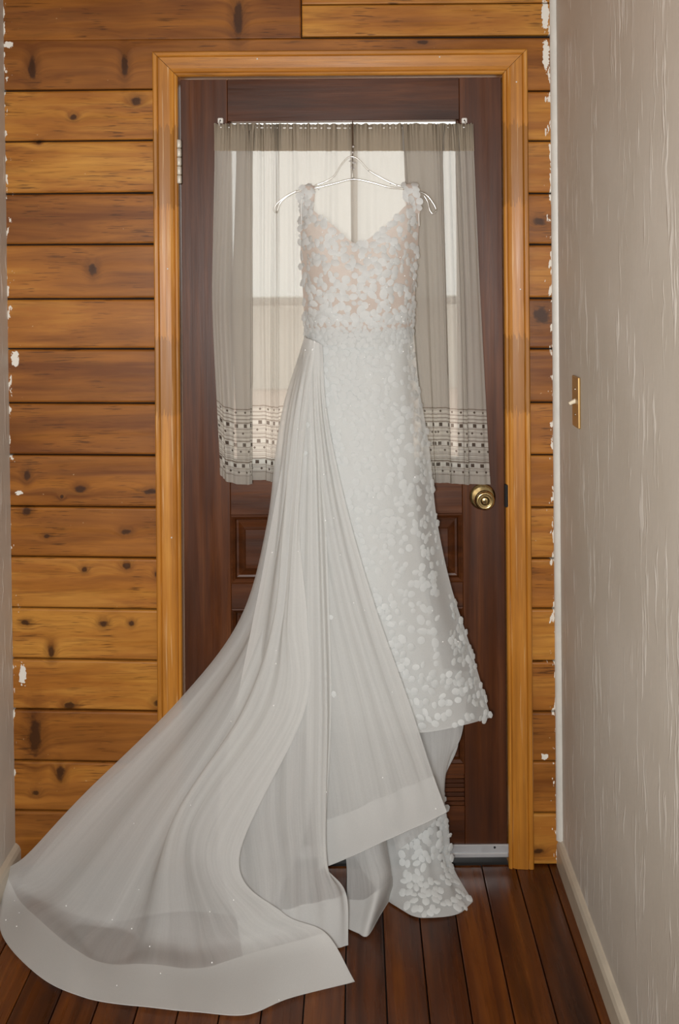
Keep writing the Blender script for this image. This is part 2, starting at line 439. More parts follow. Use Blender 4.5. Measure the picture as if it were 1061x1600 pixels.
# ------------------------------------------------------------------ room shell
CEIL = 2.45
BACK = -4.6
# backing of the boarded wall, with the door opening cut out
DL, DR = P(284, 435).x - 0.004, P(784, 435).x + 0.006      # door leaf edges
DT = P(530, 120).z
bm = bmesh.new()
OPL, OPR, OPT = DL - 0.012, DR + 0.012, DT + 0.012
bm_box(bm, LW - 0.1, OPL, 0.022, 0.14, -0.05, CEIL); bm_box(bm, OPR, RW + 0.1, 0.022, 0.14, -0.05, CEIL)
bm_box(bm, OPL, OPR, 0.022, 0.14, OPT, CEIL)
wall_door = tag(finish(bm, 'wall_door', M_GAP), 'wall of horizontal honey coloured pine boards around the brown door', kind='structure')
# boards
LE = [60.5, 140.5, 220, 302, 382, 467, 545, 630, 711, 792, 871, 951, 1031, 1110, 1190, 1268, 1356]
RE = [58, 142, 220, 302, 382, 466, 545, 629, 711, 793, 873, 951, 1033, 1112, 1190, 1271, 1352]
g = 1.1
def lx(py): return P(5 + 20 * py / 1290 - 14, py).x
for i in range(len(LE) - 1):
    a, b = LE[i] + g, LE[i + 1] - g
    if i > 0:
        # left of the door; many seams lift a little toward the door in the upper part
        sk = 4.0 - 8.0 * min(1, i / 11)
        pts = [P(-10, a + sk * .5), P(252, a - sk * .5), P(252, b - sk * .5), P(-10, b + sk * .5)]
        pts = [(max(q.x, LW - 0.03), max(q.z, 0.001)) for q in pts]
        prism('plank', pts, random.uniform(-0.0015, 0.0015), 0.02, M_PINE, wall_door, 0.0055, 3)
        a, b = RE[i] + g, RE[i + 1] - g
        pts = [(q.x, max(q.z, 0.001)) for q in (P(812, a), P(875, a), P(875, b), P(812, b))]
        prism('plank', pts, random.uniform(-0.0015, 0.0015), 0.02, M_PINE, wall_door, 0.0055, 3)
# the notched board over the door head
tz, bl, br = P(500, 60.5).z, P(120, 139.4).z, P(840, 141).z
hz = P(500, 112).z
prism('plank', [(LW - .03, P(5, 61.6).z), (RW + .01, P(860, 59).z), (RW + .01, br), (OPR + 0.02, br), (OPR + 0.02, hz), (OPL - 0.02, hz), (OPL - 0.02, bl), (LW - .03, bl)], 0, 0.02, M_PINE, wall_door, 0.004, 2)
jx = P(471, 30).x
for (x0, x1, pa, pb) in ((LW - .03, jx - .001, -22, 59.5), (jx + .001, RW + .01, 8, 57), (jx + .001, RW + .01, -76, 6.5), (LW - .03, jx + .25, -104, -24), (jx + .252, RW + .01, -160, -78)):
    prism('plank', [(x0, P(500, pa).z), (x1, P(500, pa).z), (x1, P(500, pb).z), (x0, P(500, pb).z)], random.uniform(-.001, .001), 0.02, M_PINE, wall_door, 0.004, 2)

# side walls: thin slabs of textured plaster; the left one stands a little out of plumb
xt, xb = P(5, 0).x, P(24, 1290).x
bm = bmesh.new()
vsx = bm_box(bm, 0, 1, BACK, 0.0, 0, CEIL)
def lean(z): return xt + (xb - xt) * (2.24 - z) / 2.17
for v in vsx: v.co.x = lean(v.co.z) - (0.1 if v.co.x < 0.5 else 0)
wall_left = tag(finish(bm, 'wall_left', M_PLASTER), 'beige plaster side wall meeting the chipped board ends', kind='structure')
wall_right = tag(box('wall_right', RW, RW + 0.1, BACK, 0.02, 0, CEIL, M_PLASTER), 'beige drip-textured plaster wall carrying the light switch', kind='structure')
tag(box('wall_rear', LW - 0.1, RW + 0.1, BACK - 0.1, BACK, 0, CEIL, M_PLASTER), 'beige plaster end wall behind the viewer', kind='structure')
tag(box('ceiling', LW - 0.15, RW + 0.1, BACK - 0.1, 0.14, CEIL, CEIL + 0.08, M_CEIL), 'brown stained timber hallway ceiling', kind='structure')
# floor: backing and boards running away from the door
floor = tag(box('floor', LW - 0.1, RW + 0.1, BACK - 0.1, 0.14, -0.06, -0.018, M_GAP), 'dark stained wooden floorboards of the hallway', kind='structure')
seam0 = (587.6 - PX) / 605; pitch = 0.0868
x = seam0 - pitch * 12
while x < RW + 0.02:
    x0 = max(x + 0.0013, LW - 0.04); x1 = min(x + pitch - 0.0013, RW + 0.02)
    if x1 - x0 > 0.015:
        box('floorboard', x0, x1, BACK, 0.015, -0.018, random.uniform(-0.0008, 0.0004), M_FLOOR, floor, 0.0022, 2)
    x += pitch
# skirting boards
def skirting(name, xw, s, label):
    prof = [(0, 0), (0.014, 0), (0.014, 0.052), (0.010, 0.062), (0.004, 0.068), (0, 0.070)]
    bm = bmesh.new()
    a = [bm.verts.new((xw + s * p, 0.0, z)) for p, z in prof]; b = [bm.verts.new((xw + s * p, BACK, z)) for p, z in prof]
    for i in range(len(prof)): bm.faces.new((a[i], a[(i + 1) % 6], b[(i + 1) % 6], b[i]))
    bm.faces.new(a); bm.faces.new(b)
    return tag(finish(bm, name, M_WPAINT), label, kind='structure')
skirting('baseboard_right', RW, -1, 'cream painted skirting below the wall with the light switch')
skirting('baseboard_left', lean(0.03), 1, 'cream painted skirting beside the train of the dress')
# white quarter-round strip in the right corner
bm = bmesh.new(); zc = P(880, 1312).z
ring = [(RW, 0.0)] + [(RW - 0.015 * math.cos(a), -0.013 * math.sin(a)) for a in [k * math.pi / 2 / 6 for k in range(7)]]
a = [bm.verts.new((x_, y_, zc)) for x_, y_ in ring]; b = [bm.verts.new((x_, y_, CEIL)) for x_, y_ in ring]
for i in range(len(ring)): bm.faces.new((a[i], a[(i + 1) % len(ring)], b[(i + 1) % len(ring)], b[i]))
bm.faces.new(a); bm.faces.new(b)
tag(finish(bm, 'trim_corner', M_TRIM), 'narrow white painted corner strip between boards and plaster', kind='structure')

# ------------------------------------------------------------------ door casing with mitred corners
PROF = [(0.0, 0.0), (0.0, 0.012), (0.003, 0.016), (0.008, 0.016), (0.0105, 0.0115), (0.013, 0.0135), (0.020, 0.0165), (0.048, 0.0195), (0.0505, 0.0165), (0.053, 0.0195), (0.0605, 0.020), (0.0635, 0.017), (0.064, 0.0)]
CI_L, CI_R, CI_T = P(281, 435).x, P(787, 435).x, P(530, 119).z
casing = tag(empty('trim_casing', (0, 0, 0)), 'orange pine casing with mitred corners around the brown door', kind='structure')
def leg(xi, s):
    bm = bmesh.new()
    a = [bm.verts.new((xi + s * p, -h + 0.0, 0.0)) for p, h in PROF]
    b = [bm.verts.new((xi + s * p, -h + 0.0, CI_T + p)) for p, h in PROF]
    for i in range(len(PROF)): bm.faces.new((a[i], a[(i + 1) % len(PROF)], b[(i + 1) % len(PROF)], b[i]))
    bm.faces.new(a); bm.faces.new(b)
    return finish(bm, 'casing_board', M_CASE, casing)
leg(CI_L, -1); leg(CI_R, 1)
bm = bmesh.new()
a = [bm.verts.new((CI_L - p + 0.0014, -h, CI_T + p)) for p, h in PROF]; b = [bm.verts.new((CI_R + p - 0.0014, -h, CI_T + p)) for p, h in PROF]
for i in range(len(PROF)): bm.faces.new((a[i], a[(i + 1) % len(PROF)], b[(i + 1) % len(PROF)], b[i]))
bm.faces.new(a); bm.faces.new(b)
finish(bm, 'casing_board', M_CASEH, casing)
# jamb lining the opening
for x0, x1 in ((OPL - 0.002, CI_L + 0.0), (CI_R, OPR + 0.002)):
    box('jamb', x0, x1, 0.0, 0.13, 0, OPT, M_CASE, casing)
box('jamb', OPL, OPR, 0.0, 0.13, CI_T + 0.001, OPT, M_CASEH, casing)
# nail heads on the casing
for px, py in ((402, 92), (687, 89), (807, 128), (813, 452), (262, 420), (268, 840)):
    q = P(px, py, 0.0195); box('nail_head', q.x - .0016, q.x + .0016, -0.0205, -0.016, q.z - .0016, q.z + .0016, M_TRIM, casing)
q = P(791, 773); box('strike_plate', CI_R - 0.004, CI_R + 0.006, -0.0172, -0.002, q.z - 0.030, q.z + 0.030, M_RUB, casing, 0.0045, 3)

# ------------------------------------------------------------------ the door
door = tag(empty('door_1', (P(535, 435).x, 0.03, 0)), 'dark mahogany half-glazed door behind the hanging dress', kind='structure')
FY, BY = 0.003, 0.043        # front and back faces
DL += 0.004; DR -= 0.003
DB = P(745, 1337).z
XL, XR = P(357, 435).x, P(720, 435).x        # inner edges of the stiles
Zt, Zb = P(540, 188).z, P(540, 736).z        # glazed opening
def rz(py): return P(540, py).z
box('stile', DL, XL, FY, BY, DB, DT - 0.004, M_DOORZ, door, 0.0012)
box('stile', XR, DR, FY, BY, DB, DT - 0.004, M_DOORZ, door, 0.0012)
eps = 0.0004
for a_, b_ in ((DT - 0.004, Zt), (Zb, rz(804)), (rz(911), rz(950)), (rz(1262), DB)):
    box('rail', XL + eps, XR - eps, FY, BY, min(a_, b_), max(a_, b_), M_DOORX, door, 0.0012)
box('rail', XL + eps, XR - eps, FY, BY, rz(1213), rz(1196), M_DOORX, door, 0.0012)
def raised_panel(za, zb):
    # sunk border, sloped moulding and raised field
    bm = bmesh.new(); x0, x1, z0, z1 = XL + eps, XR - eps, min(za, zb), max(za, zb)
    rings = []
    for ins, y in ((0, BY), (0, FY - 0.001), (0.004, FY - 0.003), (0.011, FY + 0.002), (0.014, FY + 0.012), (0.019, FY + 0.013), (0.036, FY + 0.003), (0.0385, FY + 0.0005)):
        rings.append([bm.verts.new(c) for c in ((x0 + ins, y, z0 + ins), (x1 - ins, y, z0 + ins), (x1 - ins, y, z1 - ins), (x0 + ins, y, z1 - ins))])
    for a, b in zip(rings, rings[1:]):
        for k in range(4): bm.faces.new((a[k], a[(k + 1) % 4], b[(k + 1) % 4], b[k]))
    bm.faces.new(rings[0]); bm.faces.new(rings[-1])
    return finish(bm, 'panel', M_DOORX, door)
raised_panel(rz(804), rz(911)); raised_panel(rz(950), rz(1196))
z = rz(1213)
for k in range(7):      # ribbed strip near the foot of the door
    h = (rz(1213) - rz(1262)) / 7
    box('slat', XL + eps, XR - eps, FY - 0.0005, BY, z - h + 0.0016, z, M_DOORX, door, 0.002)
    z -= h
box('panel_backing', XL, XR, FY + 0.01, BY - 0.002, rz(1262), rz(1213), M_GAP, door)
# glazing: upper and lower panes with a pale meeting bar
mz = rz(470)
box('glazing_bar', XL, XR, 0.014, 0.036, mz - 0.011, mz + 0.009, M_TRIM, door, 0.002)
box('glazing_bead', XL, XL + 0.008, 0.012, 0.036, Zb, Zt, M_DOORZ, door, 0.002)
box('glazing_bead', XR - 0.008, XR, 0.012, 0.036, Zb, Zt, M_DOORZ, door, 0.002)
box('glazing_bead', XL + 0.008, XR - 0.008, 0.010, 0.036, Zb, Zb + 0.03, M_DOORX, door, 0.002)
box('pane', XL + 0.002, XR - 0.002, 0.023, 0.027, mz + 0.009, Zt + 0.002, M_GLASS, door)
box('pane', XL + 0.002, XR - 0.002, 0.023, 0.027, Zb + 0.028, mz - 0.011, M_GLASS, door)
# draught strip
sw = box('draught_strip', DL + 0.002, DR + 0.004, -0.004, FY + 0.0, P(745, 1337).z, P(745, 1319).z, M_ALU, door, 0.0015)
child(box('lip', DL + 0.002, DR + 0.002, -0.008, -0.003, P(745, 1338).z, P(745, 1331).z, M_ALU, None, 0.002), sw)
for px in (773, 420, 560):
    q = P(px, 1324, 0.004); child(lathe('screw', [(0.003, 0), (0.003, 0.0008), (0.0015, 0.0015)], M_RUB, (q.x, -0.0038, q.z), None, 10), sw)
# hinge on the left edge
hx = DL - 0.003
hg = lathe('hinge', [(0.001, 0), (0.001, 0.001)], M_HINGE, (hx, 0, P(283, 254).z), door, 6)
zt_, zb_ = P(283, 219).z, P(283, 288).z
for k in range(5):
    z1 = zt_ + (zb_ - zt_) * k / 5; z2 = zt_ + (zb_ - zt_) * (k + 1) / 5 + 0.0012
    bm = bmesh.new(); tube_bm(bm, [(hx, -0.010, z1), (hx, -0.010, z1 - 0.002), (hx, -0.010, z2 + 0.002), (hx, -0.010, z2)], [0.0052, 0.0066, 0.0066, 0.0052], 12)
    child(finish(bm, 'knuckle', M_HINGE, None, True), hg)
child(box('leaf_plate', hx - 0.001, hx + 0.007, -0.0060, FY, zb_, zt_, M_BRASSD, None, 0.001), hg)
# knob with keyed centre
kq = P(754, 776); ko = (kq.x, FY, kq.z)
rose = lathe('door_knob', [(0.0338, 0), (0.0338, 0.003), (0.032, 0.006), (0.026, 0.009), (0.017, 0.011), (0.0135, 0.013), (0.0125, 0.022), (0.0125, 0.030)], M_BRASS, ko, door)
rose['label'] = 'round aged brass knob with key slot'
child(lathe('knob', [(0.012, 0.028), (0.018, 0.032), (0.0235, 0.040), (0.0255, 0.048), (0.0245, 0.055), (0.021, 0.0595), (0.0165, 0.0605), (0.0155, 0.058), (0.0145, 0.058)], M_BRASS, ko), rose)
child(lathe('lock_ring', [(0.0150, 0.050), (0.0150, 0.0575), (0.0115, 0.0575), (0.0112, 0.059), (0.0098, 0.0605), (0.0085, 0.0595), (0.0082, 0.056)], M_BRASSD, ko), rose)
child(lathe('lock_face', [(0.0086, 0.050), (0.0086, 0.0588), (0.0078, 0.0594)], M_BRASS, ko), rose)
child(box('key_slot', ko[0] - 0.0009, ko[0] + 0.0009, FY - 0.0600, FY - 0.059, ko[2] - 0.0045, ko[2] + 0.0045, M_RUB), rose)
# threshold added to stop daylight; its near-black colour paints the shade in the gap
tag(box('trim_threshold_block', OPL, OPR, 0.004, 0.14, -0.02, 0.006, M_SILL_SHADE, None, 0.002), 'threshold added under the door to block daylight, coloured near-black as the shaded gap', kind='structure')
# ground outside, seen through the panes and the curtain
tag(box('ground_outside', -14, 14, 0.2, 14.4, -0.30, -0.2, M_CONC), 'pale pinkish paving outside the door', kind='structure')
tag(box('wall_outside', -14, 14, 14, 14.3, -0.2, 1.25, M_TRIM, None, 0.02), 'pale rendered garden wall beyond the paving', kind='structure')

# ------------------------------------------------------------------ light switch
zs = 1.225; ys = -0.243
sw_ = tag(empty('light_switch', (RW, ys, zs)), 'brass toggle light switch on the textured plaster wall', 'light switch')
box('plate', RW - 0.006, RW, ys - 0.036, ys + 0.036, zs - 0.060, zs + 0.060, M_PLATE, sw_, 0.0025, 2)
bm = bmesh.new(); tube_bm(bm, [(RW - 0.004, ys, zs + 0.002), (RW - 0.012, ys, zs - 0.001), (RW - 0.020, ys, zs - 0.005)], [0.006, 0.0048, 0.004], 8)
finish(bm, 'toggle', M_TOGGLE, sw_)
for s in (-1, 1):
    bm = bmesh.new(); tube_bm(bm, [(RW - 0.005, ys, zs + s * 0.03), (RW - 0.0075, ys, zs + s * 0.03)], 0.0032, 10); finish(bm, 'screw', M_SCREW, sw_)

# ------------------------------------------------------------------ curtain wire, hooks, curtains
WD = 0.030
wa, wb = P(344, 199, WD), P(728, 199, WD)
wire = tag(empty('curtain_wire', tuple((wa + wb) / 2)), 'thin white curtain wire stretched across the top of the door window', 'curtain wire')
bm = bmesh.new(); tube_bm(bm, [P(344 + (728 - 344) * k / 8, 199 + 1.2 * math.sin(math.pi * k / 8), WD) for k in range(9)], 0.0018, 8); finish(bm, 'wire', M_CUP, wire)
for px in (344, 726):
    q = P(px, 188, 0.01)
    hk = box('hook_plate', q.x - 0.007, q.x + 0.007, -0.007, FY, q.z - 0.007, q.z + 0.007, M_CUP, wire, 0.002)
    child(lathe('screw', [(0.0022, 0), (0.0022, 0.001)], M_RUB, (q.x, -0.0068, q.z), None, 8), hk)
    bm = bmesh.new(); tube_bm(bm, smooth_path([(q.x, -0.004, q.z - 0.002), (q.x, -0.018, q.z - 0.004), (q.x, -0.033, q.z - 0.012), (q.x, -0.031, q.z - 0.021)], 9), 0.0016, 6); child(finish(bm, 'hook', M_CUP, None), hk)

ROWS = [194, 201, 236, 360, 480, 640, 754]
def curtain(name, cols, label, ph):
    """cols: (top px, mid px, bottom px, bottom edge py, d) per guide; gathered on the wire at the top"""
    guides = []
    for tx, mx, bx, by, d in cols:
        gl = []
        for r, py in enumerate(ROWS):
            f = max(0, min(1, (py - 194) / (480 - 194)))
            h = max(0, (py - 480) / (754 - 480))
            x = tx + (mx - tx) * f + (bx - mx) * h
            dd = 0.030 + (d - 0.030) * (0.35 + 0.65 * min(1, (py - 194) / 150))
            y = py if r < 6 else by
            gl.append(P(x, y, dd))
        guides.append(gl)
    def disp(u, v):
        t = v * 6
        a = 0.0095 * max(0.40, 1 - t / 3.4)
        w_ = math.sin(u * 118 + ph) * 0.6 + math.sin(u * 187 + 1.3 * math.sin(u * 23) + ph) * 0.5
        hd_ = 0.0075 * max(0, 1 - t / 2.3) * math.sin(u * 265 + 2.1 * math.sin(u * 31 + ph))
        return hd_ + a * w_ * (0.75 + 0.4 * math.sin(u * 41 + v * 5)) + 0.0016 * math.sin(u * 60 + 3 * v) * min(1, v * 2)
    S = Sheet(guides, disp)
    NU, NV = 440, 60
    o = S.mesh(name, NU, NV, M_CURT)
    me = o.data; W = NU + 1
    for i in range(W): me.vertices[i].co.z += 0.0028 * math.sin(i * 0.55 + ph) * math.sin(i * 0.23)
    # uv in metres: across the cloth, and up from the hem
    us = [0.0]
    row0 = int(NV * 5 / 6) * W
    for i in range(NU): us.append(us[-1] + (me.vertices[row0 + i + 1].co - me.vertices[row0 + i].co).length)
    hs = [[0.0] * W for _ in range(NV + 1)]
    for i in range(W):
        for j in range(NV - 1, -1, -1):
            hs[j][i] = hs[j + 1][i] + abs(me.vertices[j * W + i].co.z - me.vertices[(j + 1) * W + i].co.z)
    ul = me.uv_layers['UVMap']
    for lp in me.loops:
        j, i = divmod(lp.vertex_index, W); ul.data[lp.index].uv = (us[i], hs[j][i])
    tag(o, label, 'curtain')
    # folded-over header casing and hem
    hd = S.mesh('header', NU, 8, M_HEADER, o, 0.0, 2 / 6, off=0.0022)
    for l_ in hd.data.uv_layers['UVMap'].data: l_.uv = (0, 1)
    hd2 = S.mesh('header_back', NU, 8, M_CURT, o, 0.0, 2 / 6, off=-0.0022)
    for l_ in hd2.data.uv_layers['UVMap'].data: l_.uv = (0, 1)
    hm = S.mesh('hem', NU, 3, M_CURT, o, 1 - 0.018 / 0.95, 1.0, off=0.0016)
    for l_ in hm.data.uv_layers['UVMap'].data: l_.uv = (0, 0.003)
    return o
LC = [(337, 333, 345, 741, .026), (350, 340, 352, 750, .040), (362, 358, 370, 756, .044), (382, 378, 384, 757, .046), (393, 393, 393, 756, .048), (388, 384, 385, 752, .040), (372, 364, 372, 749, .034), (380, 372, 380, 749, .029), (398, 398, 400, 750, .028),
      (412, 412, 416, 750, .032), (424, 422, 422, 752, .038), (430, 430, 430, 753, .040), (434, 434, 434, 753, .036), (438, 440, 440, 751, .030), (455, 458, 458, 750, .031), (474, 474, 474, 750, .035), (494, 494, 494, 750, .030), (515, 515, 515, 750, .036), (538, 536, 536, 750, .029), (559, 559, 556, 750, .028)]
RC = [(547, 549, 550, 750, .046), (565, 566, 566, 750, .043), (585, 586, 586, 750, .035), (606, 606, 608, 750, .038), (628, 632, 642, 750, .033), (655, 662, 672, 751, .034), (684, 690, 697, 752, .033), (690, 696, 702, 753, .036), (680, 686, 694, 754, .041), (650, 660, 678, 754, .040), (633, 648, 668, 754, .042),
      (632, 647, 667, 754, .046), (645, 660, 676, 754, .048), (668, 678, 686, 754, .044), (684, 692, 699, 754, .049), (690, 697, 704, 755, .048), (690, 697, 704, 755, .040), (702, 712, 718, 756, .037), (712, 722, 728, 757, .046), (716, 726, 733, 757, .047), (712, 722, 729, 756, .040), (722, 734, 742, 756, .036), (732, 744, 752, 757, .038), (739, 752, 766, 757, .030)]
curtain('curtain', LC, 'sheer taupe half curtain with woven border, on the hinge side of the door window', 0.4)
curtain('curtain', RC, 'sheer taupe half curtain with woven border, hanging above the brass knob', 1.9)

# ------------------------------------------------------------------ hanger
hanger = tag(empty('clothes_hanger', tuple(P(551, 275, 0.10))), 'clear plastic hanger with beaded hook holding the wedding dress', 'hanger')
HD = 0.105
def hp(l): return smooth_path([P(x_, y_, d_) for x_, y_, d_ in l], 40)
bm = bmesh.new()
tube_bm(bm, hp([(432, 333, .10), (440, 314, .10), (462, 300, .102), (492, 294, HD), (522, 287, HD), (551, 280, HD), (580, 285, HD), (610, 293, HD), (640, 296, .102), (664, 303, .10), (677, 318, .10), (682, 329, .10)]), 0.0032, 8)
finish(bm, 'lower_bar', M_PLASTIC, hanger, True)
bm = bmesh.new()
tube_bm(bm, hp([(492, 290, HD), (508, 284, HD), (522, 275, HD), (533, 258, HD), (543, 247, HD), (552, 245, HD), (562, 251, HD), (576, 266, HD), (594, 277, HD), (616, 288, HD), (632, 292, HD)]), 0.0026, 8)
finish(bm, 'upper_bar', M_PLASTIC, hanger, True)
for L_ in ([(432, 333, .10), (428, 327, .10), (434, 317, .10), (448, 306, .10), (464, 298, .10)], [(682, 329, .10), (676, 334, .10), (671, 327, .10), (668, 315, .10), (662, 305, .10)]):
    bm = bmesh.new(); tube_bm(bm, hp(L_), 0.0026, 8); finish(bm, 'strap_notch', M_PLASTIC, hanger, True)
bm = bmesh.new()
tube_bm(bm, hp([(551, 280, HD), (551, 262, HD), (551, 240, .09), (551, 215, .07), (551, 200, .055), (551, 192, .042), (551, 190, .030), (551, 195, .021)]), 0.0014, 8)
finish(bm, 'hook', M_SCREW, hanger, True)
for k, (px, py) in enumerate(((552, 229), (551, 238), (549, 246), (553, 247), (547, 252), (552, 254), (555, 255), (549, 261), (553, 264), (576, 267), (498, 296), (610, 287), (620, 289))):
    bm = bmesh.new(); bmesh.ops.create_icosphere(bm, subdivisions=1, radius=0.0030 if k < 9 else 0.0022, matrix=Matrix.Translation(P(px, py, 0.108 if k > 2 else 0.095)))
    finish(bm, 'bead', M_CRYSTAL, hanger)

# ------------------------------------------------------------------ wedding dress
dress = tag(empty('wedding_dress', tuple(PF(600, 1400))), 'white floral lace wedding gown with a long tulle train spread on the floor', 'dress')
def pleats(seed, n, amp, v_in=0.15):
    rnd = random.Random(seed); ks = [(rnd.uniform(0.5, 1.5) * n, rnd.uniform(0, 6.28), rnd.uniform(0.4, 1)) for _ in range(4)]
    def f(u, v):
        s = sum(a * math.sin(k * u * 6.283 + p + 0.6 * math.sin(v * 3 + p)) for k, p, a in ks) / 2.2
        s = math.copysign(abs(s) ** 0.8, s)
        return amp * s * min(1, max(0, (v - v_in * 0.3) / v_in)) * (1.0 if v < 0.8 else max(0.15, (1 - v) / 0.2))
    return f
# lace skirt: front panel with a pointed flare at the right
def rowguide(xs, ys, ds): return [P(x_, y_, d_) for x_, y_, d_ in zip(xs, ys, ds)]
RIGHT = [(645, 512), (655, 600), (671, 700), (682, 810), (704, 915), (736, 1015), (767, 1121)]
LEFT = [(478, 512), (464, 600), (452, 700), (446, 810), (444, 915), (446, 1015), (450, 1150)]
SKD = [(.11, .175), (.11, .19), (.115, .20), (.12, .205), (.12, .21), (.12, .21), (.12, .21)]
def lace_guides(inset_r=0.0, dd=0.0, left=LEFT, right=RIGHT, hem=None):
    gs = []
    for f in (0, .12, .3, .5, .7, .88, 1.0):
        gl = []
        for r in range(7):
            (lx_, ly_), (rx_, ry_) = left[r], right[r]
            rx2 = rx_ - inset_r * (r / 6 + 0.15)
            y_ = ly_ + (ry_ - ly_) * f
            if r == 6 and hem: y_ = hem(f)
            dep = SKD[r][0] + (SKD[r][1] - SKD[r][0]) * math.sqrt(max(0, 1 - (2 * f - 1) ** 2)) + dd
            gl.append(P(lx_ + (rx2 - lx_) * f, y_, dep))
        gs.append(gl)
    return gs
hemA = lambda f: 1146 if f < 0.6 else 1146 + (1121 - 1146) * ((f - 0.6) / 0.4) ** 1.6
lace = Sheet(lace_guides(0, 0, hem=hemA), pleats(3, 4, 0.006))
lace_o = lace.mesh('lace_skirt', 60, 80, M_LACEM, dress)
lining = Sheet(lace_guides(52, -0.014, hem=lambda f: 1120), pleats(3, 4, 0.005))
lining.mesh('lining', 40, 50, M_LINING, dress)
# back of the lace skirt, whose foot reaches the floor
back_g = [G((478, 512, .075), (455, 800, .07), (520, 1050, .07), (525, 1150, .08), (535, 1220, .09), (548, 1300, .10), (565, 1355, .11), (598, 1402, 'f')),
          G((520, 512, .07), (510, 800, .07), (600, 1050, .07), (600, 1150, .085), (604, 1220, .095), (615, 1300, .11), (628, 1360, .135), (642, 1430, 'f')),
          G((570, 512, .07), (570, 800, .07), (650, 1050, .075), (648, 1150, .09), (645, 1220, .10), (655, 1300, .115), (662, 1362, .14), (674, 1434, 'f')),
          G((610, 512, .07), (615, 800, .07), (672, 1050, .075), (690, 1150, .085), (674, 1220, .09), (682, 1300, .10), (690, 1356, .115), (716, 1428, 'f')),
          G((643, 512, .075), (652, 800, .07), (692, 1046, .07), (716, 1150, .075), (692, 1220, .075), (699, 1300, .075), (704, 1350, .085), (739, 1409, 'f'))]
back = Sheet(back_g, pleats(9, 3, 0.007))
back_o = back.mesh('lace_skirt_back', 50, 90, M_LACEM, dress)
# plain mesh godet behind the flare
god = Sheet([G((560, 1040, .09), (570, 1150, .10), (600, 1260, .12), (620, 1330, .13)), G((630, 1040, .10), (640, 1150, .115), (655, 1240, .13), (660, 1300, .13)),
             G((690, 1045, .10), (685, 1150, .115), (684, 1215, .12), (692, 1265, .12)), G((734, 1050, .09), (722, 1145, .10), (706, 1178, .10), (694, 1215, .09))], None)
god.mesh('godet', 20, 30, M_TULLE2, dress)

# soft underskirt filling out the overskirt below the lace hem
Sheet([G((470, 900, .16), (475, 1050, .17), (480, 1180, .18), (490, 1340, .19)), G((530, 900, .17), (540, 1050, .18), (550, 1180, .20), (560, 1315, .21)),
       G((580, 900, .175), (595, 1050, .185), (612, 1180, .20), (625, 1290, .205)), G((600, 900, .165), (630, 1050, .17), (660, 1180, .175), (685, 1262, .175))], None).mesh('underskirt', 30, 40, M_LACEM, dress)
# bodice
bod_g = [G((469, 333, .10), (470, 400, .10), (474, 470, .105), (477, 522, .11)), G((484, 326, .135), (487, 400, .14), (490, 470, .145), (492, 526, .145)),
         G((500, 337, .155), (505, 410, .165), (508, 470, .168), (508, 528, .165)), G((524, 355, .165), (526, 420, .178), (527, 475, .18), (527, 530, .175)),
         G((556, 380, .16), (557, 430, .178), (558, 480, .182), (560, 531, .178)), G((592, 362, .165), (592, 420, .178), (592, 475, .18), (592, 530, .175)),
         G((618, 338, .155), (615, 410, .165), (612, 470, .168), (611, 528, .165)), G((637, 320, .135), (635, 400, .14), (632, 470, .145), (629, 526, .145)),
         G((656, 328, .10), (652, 400, .10), (648, 470, .105), (645, 522, .11))]
bodice = Sheet(bod_g)
bod_o = bodice.mesh('bodice', 60, 44, M_ILLUS, dress)
bodb = Sheet([G((469, 338, .095), (471, 400, .09), (474, 470, .09), (477, 520, .10)), G((500, 400, .068), (500, 440, .068), (502, 480, .07), (505, 522, .072)), G((556, 452, .062), (557, 470, .062), (558, 495, .064), (560, 524, .068)),
              G((612, 400, .068), (612, 440, .068), (612, 480, .07), (612, 522, .072)), G((656, 332, .095), (652, 400, .09), (648, 470, .09), (645, 520, .10))])
bodb.mesh('bodice_back', 30, 24, M_ILLUS, dress)
bust = Sheet([[p + Vector((0, 0.010, 0)) for p in g_[1:]] for g_ in bod_g[1:-1]])
wb_ = Sheet([G((476, 512, .113), (477, 532, .113)), G((492, 516, .150), (493, 537, .152)), G((527, 519, .180), (527, 541, .184)), G((560, 520, .185), (560, 543, .190)), G((592, 519, .180), (592, 541, .184)), G((629, 515, .150), (630, 536, .152)), G((645, 511, .113), (647, 531, .113))])
wb_.mesh('waistband', 40, 6, M_LACEM, dress)

straps = []
for (a, b, c_, d_) in (((469, 338), (490, 332), (470, 296), (492, 296)), ((636, 328), (656, 334), (630, 294), (654, 296))):
    S = Sheet([G((a[0], a[1], .10), (a[0] - 1, a[1] - 20, .105), (c_[0], c_[1], .105), (c_[0] + 1, c_[1] - 5, .095), (c_[0], c_[1] + 8, .082), (a[0] + 2, a[1] + 8, .075)),
               G(((a[0] + b[0]) / 2, b[1] - 2, .12), ((a[0] + b[0]) / 2, a[1] - 20, .115), ((c_[0] + d_[0]) / 2, c_[1] - 1, .112), ((c_[0] + d_[0]) / 2, c_[1] - 7, .098), ((c_[0] + d_[0]) / 2, c_[1] + 8, .082), ((a[0] + b[0]) / 2, a[1] + 12, .07)),
               G((b[0], b[1], .135), (b[0] + 1, b[1] - 18, .12), (d_[0], d_[1], .11), (d_[0], d_[1] - 5, .096), (d_[0], d_[1] + 8, .082), (b[0] - 2, b[1] + 14, .07))])
    so = S.mesh('strap', 10, 30, M_ILLUS, dress); straps.append((S, so))
for px in (471.5, 655):
    bm = bmesh.new(); tube_bm(bm, hp([(px, 306, .112), (px - 1, 322, .114), (px - .5, 340, .114), (px, 353, .106)]), 0.0014, 6); finish(bm, 'hanging_loop', M_RIBBON, dress, True)

